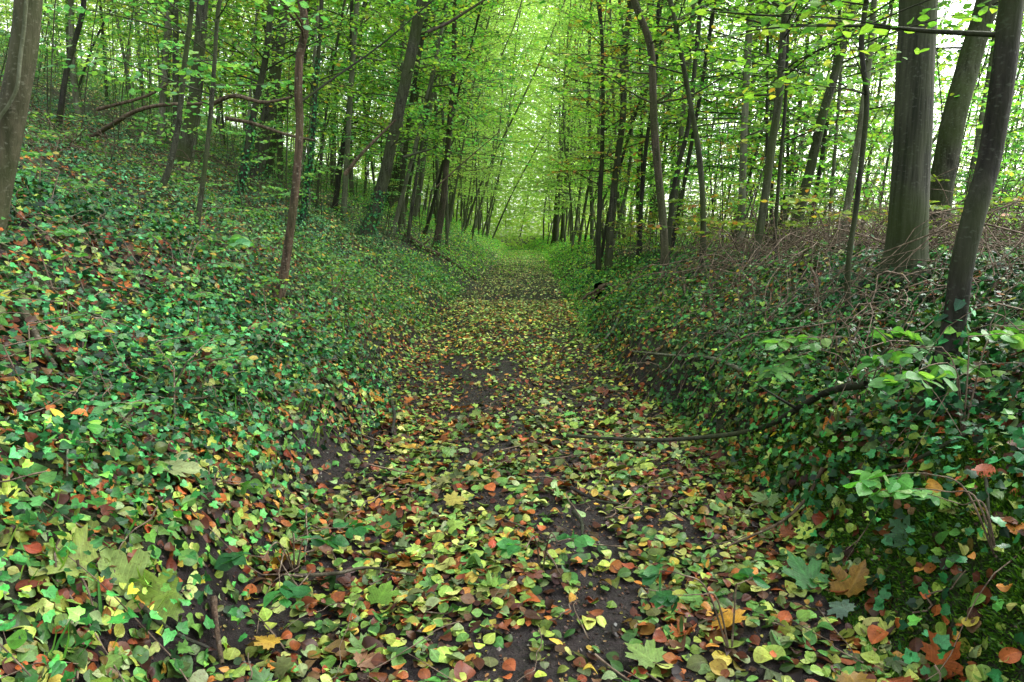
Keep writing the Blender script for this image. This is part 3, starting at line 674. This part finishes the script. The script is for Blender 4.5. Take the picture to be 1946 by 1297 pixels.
# far wood as one mass
def far_wood():
    n = 620000
    ang = np.concatenate([rng.uniform(-.86, .72, n//2), rng.uniform(-.86, .16, n//3), rng.uniform(-.16, .16, n//6)]); n = len(ang); d = rng.uniform(48, 92, n)
    x = np.tan(ang)*d; y = d; z = rng.uniform(-1, 34, n)
    den = fnoise(x*.5+z*.3, z+y*.2, .35, 91)+.3*vnoise(x, z, 1.3, 92)
    k = (den > .47+.002*z-.06*(ang < -.25)+.17*sstep(.16, .34, ang)-.30*(1-sstep(5, 9, z))*(ang < .2)-.12*(1-sstep(2, 4, z))) & ((np.abs(x-cx(y)) > 3) | (z > 5) | (y > 52)); x, y, z = x[k], y[k], z[k]; n = len(x)
    z = z+H(x, y)
    P = np.stack([x, y, z], -1); th = rng.uniform(0, 6.28, n)
    D = np.stack([np.cos(th), np.sin(th), rng.normal(-.2, .3, n)], -1); N = np.array([0, 0, 1.])+rng.normal(0, .45, (n, 3))
    me = leaves_mesh('far_wood', OVAL6, P, D, N, rng.uniform(.18, .34, n), pick([('#bfe67a', 3), ('#acdc6c', 3), ('#d0f090', 2), ('#e4ec98', .5)], n), M['tree'])  # pale leaf colours paint in the haze of distance
    tag(link('far_wood', me), 'green foliage, coloured pale for haze, of the wood closing the far end of the track', 'woodland', kind='stuff')
far_wood()

# ------------------------------------------------------------------ fallen branches and sticks
def branch(pts, w, label, mat='dead', name='fallen_branch', cat='branch', lift=.03, depth=None, side=(), group=None, seg=8, on=True):
    """pts px ; each point sits on the ground (on) or at given depth"""
    W = []
    for i, p in enumerate(pts):
        if len(p) > 2: q = at(p[0], p[1], p[2])
        else: q = ground_at(p[0], p[1])+np.array([0, 0, lift])
        W.append(q)
    W = np.array(W); g = W[0].copy(); P = smooth_path(W, len(W)*6); Y = W[:, 1].mean(); r = w/F*Y/2
    T = Tubes(); n = len(P); T.add(P-g, np.linspace(r, r*.5, n), seg, .06)
    root = link(name, T.build(name, M[mat]), None, g); tag(root, label, cat, group)
    for (i, dx, dz, L) in side:
        p = P[int(i*(n-1))]-g; e = p+np.array([dx, rng.normal(0, .1), dz])*L
        S = Tubes(); S.add(smooth_path([p, (p+e)/2+rng.normal(0, .04*L, 3), e], 8), np.linspace(r*.45, r*.15, 8), 6)
        link('side_twig', S.build('side_twig', M[mat]), root)
    return root
branch([(1640, 800), (1560, 822), (1440, 868), (1300, 886), (1200, 888), (1075, 880)], 14, 'long dark fallen branch lying from the right bank across to the track', side=[(.3, -.5, .3, .4), (.7, -.3, -.02, .3)], lift=.15, mat='dark')
branch([(1900, 812), (1820, 850), (1720, 898), (1640, 912), (1560, 935)], 9, 'dark fallen branch among ivy, below the long one on the right bank', 'dark')
branch([(1560, 935), (1530, 1000), (1480, 1040), (1380, 1085)], 8, 'thin arching stick trailing down the right bank onto the leaves', 'dead', lift=.1)
branch([(1415, 752), (1350, 716), (1280, 712), (1200, 694)], 8, 'pale grey twig arching over the ivy on the right bank', 'pale', lift=.12, side=[(.5, -.4, -.3, .3)])
branch([(1585, 790), (1586, 720), (1590, 640, 3.6)], 7, 'upright thin twig standing in the ivy below the great beech', 'dead')
branch([(1515, 640), (1548, 590, 4.6), (1552, 540, 4.6), (1540, 508, 4.7)], 9, 'curved pale brown stem rising through the bramble tangle', 'dead')
branch([(172, 268), (215, 236, 8.9), (255, 213, 8.7), (310, 200, 8.5), (390, 198, 8.4)], 10, 'long dead brown bough propped over the brushwood on the left slope', 'dead', side=[(.15, .2, -.6, .5), (.5, .5, .3, .4)])
branch([(185, 208, 9.5), (250, 192, 9.4), (290, 178, 9.3), (328, 155, 9.2)], 7, 'shorter dead bough slanting up above the long propped one', 'dead')
branch([(400, 200, 7.), (445, 183, 6.9), (500, 195, 6.8), (555, 186, 6.6)], 9, 'dead side branch reaching across behind the red-brown stem', 'dead')
branch([(430, 225, 6.8), (480, 235, 6.7), (540, 255, 6.6), (598, 268, 6.4)], 8, 'lower dead branch pointing to the right through the red-brown stem', 'dead')
branch([(770, 455), (810, 482), (850, 500), (905, 540)], 11, 'brown fallen bough lying down the left bank to the track edge', 'dead', lift=.1, side=[(.3, .5, .4, .4), (.5, .3, -.3, .5)])
branch([(38, 598), (60, 640), (82, 690), (108, 722)], 17, 'short pale broken log on the left bank near the frame edge', 'brown', name='broken_log', cat='log', lift=.05)
branch([(188, 795), (160, 850), (138, 905), (135, 975)], 6, 'crooked whitish twig on the ivy at the left', 'pale', lift=.1)
branch([(408, 1170), (412, 1215), (425, 1297)], 16, 'orange-brown stick at the bottom left of the track', 'red', lift=.04, name='stick', cat='stick')
branch([(560, 1118), (640, 1112), (700, 1105), (790, 1118)], 9, 'tan stick lying level in the leaves left of centre', 'brown', lift=.045, name='stick', cat='stick')
branch([(1085, 940), (1130, 962), (1175, 970)], 8, 'short dark stick on the bare soil in mid track', 'dark', lift=.03, name='stick', cat='stick')
branch([(1090, 985), (1105, 1005), (1106, 1035)], 11, 'stubby curved dark stick on the bare soil', 'dark', lift=.03, name='stick', cat='stick')
branch([(745, 780), (750, 810), (745, 845)], 9, 'dark bent root stub at the left edge of the track', 'dark', lift=.06, name='stick', cat='stick')
branch([(270, 1190), (330, 1230), (400, 1270)], 12, 'dark wet stick near the bottom left corner', 'dark', lift=.035, name='stick', cat='stick')
branch([(1868, 960), (1872, 1010), (1876, 1060)], 8, 'upright dark twig against the mossy soil face at the right', 'dark', lift=.07, name='stick', cat='stick')
branch([(480, 735), (510, 755), (545, 785)], 9, 'brown stick slanting down the ivy of the left bank', 'dead', lift=.07, name='stick', cat='stick')
branch([(250, 690), (275, 715), (300, 740)], 10, 'weathered brown stick in the ivy left of centre', 'dead', lift=.07, name='stick', cat='stick')
branch([(575, 192, 6.4), (640, 145, 6.6), (725, 85, 6.8), (822, 2, 7.0)], 4.5, 'long thin dark branch rising from the red-brown stem towards the thick mossy pair', 'dark')
branch([(655, 332, 8.5), (690, 290, 8.5), (752, 228, 8.6)], 8, 'short dead brown limb left of the thick mossy pair', 'dead')
branch([(765, 300, 8), (790, 292, 8.1), (820, 284, 8.2)], 6, 'dark broken snag jutting right from the mossy pair', 'dark')
branch([(812, 62, 9), (850, 45, 9), (890, 20, 9), (930, -6, 9)], 7, 'pale broken branch hanging by the straight brown-grey trunk top', 'brown')
branch([(830, 355, 10), (880, 310, 10), (950, 250, 10.2)], 3, 'thin arching branch reaching over the track from the left', 'dead')
branch([(1545, 520, 5.2), (1600, 545, 5), (1680, 548, 4.8), (1760, 570, 4.6)], 9, 'crooked grey root-like limb across the foot of the great beech', 'dead')
branch([(1180, 600), (1165, 640), (1130, 680)], 6, 'straw-coloured stick leaning on the right bank below the burrow', 'pale', lift=.08, name='stick', cat='stick')

# ------------------------------------------------------------------ large single leaves
def bigleaf(px, py, size_px, ang, col, label, tm=MAPLE, lift=.045, tilt=.2, cat='leaf', name='fallen_leaf'):
    g = ground_at(px, py); dist = np.linalg.norm([g[0], g[1], EYE-g[2]]); S = .72*size_px/F*dist
    n = Hn(np.array([g[0]]), np.array([g[1]]))[0]+rng.normal(0, tilt, 3)+np.array([0, -.25, 0]); D = np.array([math.cos(ang), math.sin(ang), 0.])
    D = D-n*np.dot(D, n)/np.dot(n, n)
    me = leaves_mesh(name, tm, [-D*S*.5/np.linalg.norm(D)], [D], [n], [S], [lin(col)*.5], M['litter'], curl=.4, fold=.3)
    o = link(name, me, None, g+np.array([0, 0, lift])); tag(o, label, cat); return o
for a in [
 (225, 1115, 140, 2.6, '#9dbb62', 'very large pale green maple leaf at the lower left'),
 (345, 915, 120, .3, '#b6c98a', 'pale whitish-green maple leaf on the ivy at the left'),
 (290, 1180, 110, -2.2, '#86a83c', 'yellow-green lobed leaf just below the largest pale maple leaf'),
 (130, 1100, 95, 3.0, '#9fb84c', 'lime lobed leaf left of the largest maple leaf'),
 (1520, 1110, 105, 1.9, '#4f9a4c', 'broad deep green lobed leaf at the foot of the right bank'),
 (1445, 965, 70, 2.2, '#8cb46a', 'pale green leaf tilted against the right soil face'),
 (1705, 1035, 70, 1.2, '#4a7a50', 'dull green lobed leaf hanging on the mossy face'),
 (1625, 1130, 95, .4, '#a8803a', 'brown and yellow mottled maple leaf below the mossy face'),
 (1380, 1200, 75, 1.7, '#e0a83a', 'bright orange-yellow maple leaf near the bottom right of the track'),
 (730, 1145, 70, 1.2, '#7cae3c', 'bright green lobed leaf left of the bottom centre'),
 (1590, 1175, 55, 2., '#6a8a72', 'grey-green leaf lying on bare soil at the lower right'),
 (720, 770, 55, .5, '#e0a02c', 'golden orange lobed leaf at the left edge of the track'),
 (870, 970, 60, .4, '#c9c05a', 'yellowish maple leaf at the middle of the track'),
 (505, 1245, 60, 2.8, '#d2ad45', 'yellow-ochre leaf at the bottom beside the orange-brown stick'),
 (1800, 1275, 75, .2, '#c8703a', 'orange lobed leaf in the bottom right corner'),
 (1215, 1275, 90, 2.3, '#8fb45a', 'large light green leaf at the bottom right of centre')]:
    bigleaf(*a)

# ------------------------------------------------------------------ leafy sprays and saplings close by
def sapling(base, tips, lsz, pal, label, name='sapling', cat='sapling', mat='twig', lpt=7, twn=4, L=.35, depth=None, group=None, tm=OVAL, r=.0035):
    g = ground_at(*base); root = empty(name, g, label, cat, group); T = Tubes(); LV = []; TS = T
    for (px, py, Y, a) in tips:
        e = at(px, py, Y)-g; P = smooth_path([np.array([0, 0, -.03]), e*.5+np.array([0, 0, .08]), e], 12)
        T.add(P, np.linspace(r, r*.6, 12), 5)
        spray(TS, LV, e, np.array([math.cos(a), math.sin(a), .05]), L, lsz, None, twn=twn, lpt=lpt, r0=r*.6, droop=.6)
    link('stem', T.build('stem', M[mat]), root)
    link('foliage', leaf_obj(LV, pal, M['treeN'], 'foliage', tm), root)
    return root
PALS['lg'] = [('#4f9a3c', 3), ('#64a846', 3), ('#3f8838', 3), ('#7cb04e', 1)]
PALS['dg'] = [('#2f7d34', 3), ('#3f8e3a', 2), ('#256a2e', 2)]
sapling((1640, 780), [(1600, 640, 2.75, 2.9), (1660, 625, 2.8, .2), (1700, 655, 2.7, -.5), (1560, 665, 2.8, 3.4)], .062, 'lg', 'light green hazel sapling spreading below the great beech', twn=4, lpt=5, L=.3)
sapling((1830, 830), [(1790, 660, 2.5, 2.6), (1840, 640, 2.4, .3), (1800, 690, 2.3, 3.5), (1890, 620, 2.6, .2)], .062, 'lg', 'light green hazel sapling in front of the near dark trunk', twn=4, lpt=5, L=.3)
sapling((1900, 1060), [(1760, 900, 2.05, 3.0), (1800, 935, 1.98, 2.8), (1830, 960, 1.95, 2.2)], .055, 'lg', 'low light green sapling over the mossy face at the right edge', twn=3, lpt=4, L=.22)
sapling((400, 960), [(400, 900, 2.7, 1.), (430, 920, 2.6, 0.), (380, 915, 2.65, 3.)], .06, 'lg', 'pale green bramble shoot beside the whitish maple leaf', name='bramble', cat='bramble', twn=1, lpt=4, L=.1)
sapling((75, 790), [(60, 740, 2.9, 3.), (80, 760, 2.85, 0.5)], .075, 'b', 'three-leaved bramble shoot at the left edge', name='bramble', cat='bramble', twn=1, lpt=3, L=.08)
sapling((560, 1090), [(500, 1060, 2.15, 2.9), (560, 1030, 2.2, .6), (610, 1005, 2.25, .3), (530, 1090, 2.1, -1)], .07, 'dg', 'dark green seedling with paired leaves left of the track centre', name='seedling', cat='seedling', twn=1, lpt=5, L=.14)
sapling((1030, 1080), [(1000, 1040, 2.2, 2.5), (1060, 1030, 2.25, .5)], .06, 'dg', 'small dark green seedling in the middle of the track', name='seedling', cat='seedling', twn=1, lpt=4, L=.1)
sapling((1390, 1240), [(1330, 1130, 1.9, 3.), (1400, 1110, 1.9, .5), (1290, 1090, 1.95, 2.5)], .06, 'dg', 'dark sprawling seedling at the lower right of the track', name='seedling', cat='seedling', twn=1, lpt=4, L=.12)
sapling((350, 520), [(330, 440, 5.3, 3.), (380, 450, 5.2, .2), (400, 455, 5.2, -.2), (300, 500, 5., 3.)], .11, 'b', 'broad blue-green leaved sapling on the left bank below the slender grey one', twn=1, lpt=5, L=.3)
sapling((220, 590), [(240, 510, 4.6, .5), (180, 560, 4.5, 3.), (290, 560, 4.4, .2)], .09, 'b', 'low leafy sapling on the left bank left of the red-brown stem', twn=1, lpt=5, L=.25)

# brushwood tangle along the right crest and left slope
def brush(cx_, n, reg, mat, name, label, kind='stuff', r=(.003, .008), L=(.4, 1.6), hgt=.5):
    T = Tubes()
    for _ in range(n):
        x = rng.uniform(reg[0], reg[1]); y = rng.uniform(reg[2], reg[3]); th = rng.uniform(0, 6.28); l = rng.uniform(*L); k = 6
        t = np.linspace(0, 1, k); h = rng.uniform(.1, hgt)
        px = x+np.cos(th)*l*t+rng.normal(0, .04, k); py = y+np.sin(th)*l*t+rng.normal(0, .04, k)
        pz = H(px, py)+h*np.sin(t*np.pi*rng.uniform(.5, 1))+rng.normal(0, .03, k)
        rr = rng.uniform(*r); T.add(smooth_path(np.stack([px, py, pz], -1), 12), np.linspace(rr, rr*.4, 12), 4)
    tag(link(name, T.build(name, M[mat])), label, 'brushwood', kind=kind)
brush(0, 260, (2.2, 5.5, 3.6, 9), 'twig', 'brushwood', 'tangle of brown bramble stems and dead twigs on the right bank crest')
brush(0, 180, (-8, -3.5, 7, 12), 'dead', 'brushwood', 'dead twigs heaped among trunks on the left slope', L=(.5, 1.8))
brush(0, 620, (1.5, 4.6, 2.6, 8), 'twig', 'dead_twigs', 'thin dead twigs arching over the ivy of the right bank', r=(.0018, .0048), L=(.3, 1.2), hgt=.5)
brush(0, 260, (-5, -1.2, 1.6, 8), 'twig', 'dead_twigs', 'thin dead twigs caught in the ivy of the left bank', r=(.0015, .004), L=(.2, .9), hgt=.22)
brush(0, 160, (3.2, 6.5, 5, 9), 'dead', 'bramble_stems', 'bare arching bramble stems around the foot of the great beech', r=(.003, .007), L=(.5, 1.5), hgt=.9)
# shrub layer behind right bank
def thicket():
    T = Tubes(); LV = []
    for _ in range(1100):
        y = 5.5+26*rng.uniform()**.8; x = float(cx(y))+rng.uniform(2.3, 4+.8*y); g = np.array([x, y, float(H(x, y))]); h = rng.uniform(.3, .9+max(0, -g[2]+.4)*.8+.05*max(0, y-9))
        d = np.array([rng.normal(0, .5), rng.normal(0, .5), 1.]); e = g+d/np.linalg.norm(d)*h
        T.add(np.array([g, (g+e)/2, e]), [.006, .005, .004], 4); a = rng.uniform(0, 6.28)
        spray(T, LV, e, np.array([math.cos(a), math.sin(a), .2]), rng.uniform(.4, .9), .066, None, twn=6, lpt=6, r0=.004)
    PALS['th'] = [('#8fb83a', 3), ('#a3c444', 3), ('#6fa23c', 2), ('#c9b23c', 1), ('#cc8a38', .5)]
    tag(link('thicket_leaves', leaf_obj(LV, 'th', M['treeN'], 'thicket')), 'low yellow-green leafy scrub behind the right bank', 'scrub', kind='stuff')
    tag(link('thicket_stems', T.build('stems', M['twig'])), 'thin stems of the scrub behind the right bank', 'scrub', kind='stuff')
thicket()
def left_scrub():
    T = Tubes(); LV = []
    for _ in range(620):
        y = 2.4+22*rng.uniform()**1.5; x = float(cx(y))-rng.uniform(1.4, 2+.7*y); g = np.array([x, y, float(H(x, y))]); h = rng.uniform(.08, .2+.035*min(y, 14))
        d = np.array([rng.normal(0, .6), rng.normal(0, .6), 1.]); e = g+d/np.linalg.norm(d)*h
        T.add(np.array([g, (g+e)/2, e]), [.005, .004, .003], 4); a = rng.uniform(0, 6.28)
        spray(T, LV, e, np.array([math.cos(a), math.sin(a), .2]), rng.uniform(.15, .3+.03*min(y, 14)), .045, None, twn=4, lpt=5, r0=.003)
    PALS['ls'] = [('#4f9458', 3), ('#6aa66c', 2), ('#3f8444', 3), ('#7cac50', 2), ('#b0a83c', .5)]
    tag(link('bramble_leaves', leaf_obj(LV, 'ls', M['treeN'], 'bramble_leaves')), 'blue-green bramble and seedling leaves scrambling over the left bank', 'scrub', kind='stuff')
    tag(link('scrub_stems', T.build('stems', M['twig'])), 'thin stems of the scrub on the left bank', 'scrub', kind='stuff')
left_scrub()
def understorey(n, side, pal, name, label):
    T = Tubes(); LV = []
    for _ in range(n):
        y = rng.uniform(7.5, 27); x = float(cx(y))+side*rng.uniform(2.6, 4+.62*y); g = np.array([x, y, float(H(x, y))]); h = rng.uniform(.9, 4.2)*(.6+.02*y)
        lean = np.array([rng.normal(.12, .15), rng.normal(0, .12), 1.]); e = g+lean*h; m = (g+e)/2+rng.normal(0, .06, 3)
        T.add(smooth_path([g, m, e], 7), np.linspace(.010, .004, 7), 5)
        for k in range(3+int(h*1.3)):
            f = rng.uniform(.3, 1); q = g+(e-g)*f+4*f*(1-f)*(m-(g+e)/2); a = rng.uniform(0, 6.28)
            spray(T, LV, q, np.array([math.cos(a), math.sin(a), rng.uniform(0, .4)]), rng.uniform(.4, 1.), .06, None, twn=5, lpt=6, r0=.004)
    tag(link(name+'_leaves', leaf_obj(LV, pal, M['tree'], 'leaves')), label+', foliage', 'understorey', kind='stuff')
    tag(link(name+'_stems', T.build('stems', M['beech'])), label+', thin stems', 'understorey', kind='stuff')
understorey(150, -1, 'b', 'left_understorey', 'leafy young growth between the trunks on the left slope')
understorey(190, 1, 'g', 'right_understorey', 'leafy young growth between the trunks on the right bank')


# moss on the bare soil face, and the burrow under the right bank
def moss():
    n = 170000; x = rng.uniform(1.1, 2.2, n); y = rng.uniform(1.1, 3.6, n)
    k = fnoise(x, y, 2.6, 101)+.1*sstep(1.2, 1.5, x) > .5; x = x[k]; y = y[k]; n = len(x)
    nn = Hn(x, y); pos = np.stack([x, y, H(x, y)], -1)
    D = nn+rng.normal(0, .7, (n, 3)); N = rng.normal(0, 1, (n, 3))
    me = leaves_mesh('moss', (np.array([(-.18, 0), (.18, 0), (.1, .7), (0, 1), (-.1, .7)]), [[0, 1, 2, 3, 4]]), pos, D, N, rng.uniform(.006, .026, n)*(.5+fnoise(x, y, 6, 103)), pick([('#3f6a1c', 3), ('#55831f', 2), ('#2c4c16', 3), ('#6f9a2a', .6)], n), M['grass'], curl=.5)
    tag(link('moss', me), 'dark green moss coating the bare soil face of the right bank', 'moss', kind='stuff')
moss()
def stones():
    n = 9000; y = .9+9*rng.uniform(0, 1, n)**1.6; x = cx(y)+rng.uniform(-1.2, 1.3, n); base = np.array([(1, 0, 0), (-1, 0, 0), (0, 1, 0), (0, -1, 0), (0, 0, .7), (0, 0, -.7)], float)
    Fc = np.array([(0, 2, 4), (2, 1, 4), (1, 3, 4), (3, 0, 4), (2, 0, 5), (1, 2, 5), (3, 1, 5), (0, 3, 5)])
    S = rng.uniform(.0015, .0065, n)*(1+(rng.uniform(0, 1, n) < .04)*1.5); V = base[None]*S[:, None, None]*rng.uniform(.6, 1.3, (n, 6, 1))*rng.uniform(.7, 1.2, (n, 1, 3))+np.stack([x, y, H(x, y)+.001], -1)[:, None]
    L = (Fc[None]+np.arange(n)[:, None, None]*6).reshape(-1); m = n*8
    C = np.repeat(pick([('#4a3c34', 4), ('#2e2420', 4), ('#6c6258', 1.5), ('#8c8678', .5)], n, .3), 8, axis=0)
    tag(link('soil_crumbs', mesh_raw('soil_crumbs', V.reshape(-1, 3), L, np.arange(m)*3, np.full(m, 3), M['grass'], False, None, C)), 'small stones and crumbs of dark earth on the bare soil of the track', 'gravel', kind='stuff')
stones()
def burrow():
    g = ground_at(1142, 575); root = empty('burrow', g, 'dark burrow mouth under roots at the edge of the right bank', 'burrow')
    s = NT('burrow_dark'); o_ = s.n('ShaderNodeOutputMaterial'); p = s.n('ShaderNodeBsdfPrincipled'); p.inputs['Base Color'].default_value = (.006, .005, .004, 1); p.inputs['Roughness'].default_value = 1; p.inputs['Specular IOR Level'].default_value = 0; s.l(p.outputs[0], o_.inputs[0])
    # hollow: a half bowl opening towards the track
    nu, nv = 16, 8; V = []; Q = []
    for j in range(nv):
        f = j/(nv-1); r = math.sqrt(1-f**2)
        for i in range(nu+1):
            a = math.pi*i/nu*1.9-.4; V.append((.14*r*math.cos(a)+.03*f+.02*math.sin(5*a), .22*f+.02*math.cos(3*a), .20*r*math.sin(a)+.10+.015*math.sin(4*a)))
    for j in range(nv-1):
        for i in range(nu): k = j*(nu+1)+i; Q.append((k, k+1, k+nu+2, k+nu+1))
    Q = np.array(Q); link('hollow', mesh_raw('hollow', np.array(V), Q.ravel(), np.arange(len(Q))*4, np.full(len(Q), 4), s.m), root)
    for (x0, x1, zt, r) in [(-.28, .22, .20, .028), (-.16, .34, .27, .035), (-.05, .20, .13, .014)]:
        T = Tubes(); f = np.linspace(0, 1, 14)
        P = np.stack([x0+(x1-x0)*f+rng.normal(0, .012, 14), -.06-.05*np.sin(f*3)+rng.normal(0, .01, 14), zt*np.sin(f*2.6+.25)+rng.normal(0, .008, 14)], -1)
        T.add(smooth_path(P, 24), np.linspace(r, r*.5, 24), 8, .15); link('root', T.build('root', M['dead']), root)
burrow()
# ------------------------------------------------------------------ world, sun, camera
w = bpy.data.worlds.new('World'); scene.world = w; w.use_nodes = True; nt = w.node_tree; nt.nodes.clear()
o = nt.nodes.new('ShaderNodeOutputWorld'); bg = nt.nodes.new('ShaderNodeBackground'); sk = nt.nodes.new('ShaderNodeTexSky'); sk.sky_type = 'NISHITA'
sk.sun_disc = False; sk.sun_elevation = R(48); sk.sun_rotation = R(60); sk.dust_density = 4; sk.air_density = 1
hs = nt.nodes.new('ShaderNodeHueSaturation'); hs.inputs['Saturation'].default_value = .18; hs.inputs['Value'].default_value = 1.0
nt.links.new(sk.outputs[0], hs.inputs['Color']); nt.links.new(hs.outputs[0], bg.inputs[0]); nt.links.new(bg.outputs[0], o.inputs[0])
bg.inputs[1].default_value = .76
ld = bpy.data.lights.new('sun', 'SUN'); ld.energy = 1.0; ld.angle = R(25); ld.color = (1, .97, .92)
sun = bpy.data.objects.new('sun', ld); COL.objects.link(sun)
az = R(60); el = R(48)   # sky: rotation measured from +Y towards +X
from mathutils import Vector
dv = Vector((math.sin(az)*math.cos(el), math.cos(az)*math.cos(el), math.sin(el)))
sun.rotation_euler = dv.to_track_quat('Z', 'Y').to_euler(); sun.location = (0, 0, 20)
cd = bpy.data.cameras.new('camera'); cam = bpy.data.objects.new('camera', cd); COL.objects.link(cam)
cd.lens = 24; cd.sensor_width = 36; cd.clip_end = 3000; cd.clip_start = .05
cam.location = (0, 0, CAMZ); cam.rotation_euler = (R(90)-PITCH, 0, 0); scene.camera = cam
scene.view_settings.view_transform = 'Standard'; scene.view_settings.look = 'None'; scene.view_settings.exposure = 0
cy = scene.cycles; cy.max_bounces = 9; cy.diffuse_bounces = 7; cy.transmission_bounces = 7; cy.glossy_bounces = 2; cy.use_denoising = True
cy.caustics_reflective = False; cy.caustics_refractive = False; cy.sample_clamp_indirect = 8
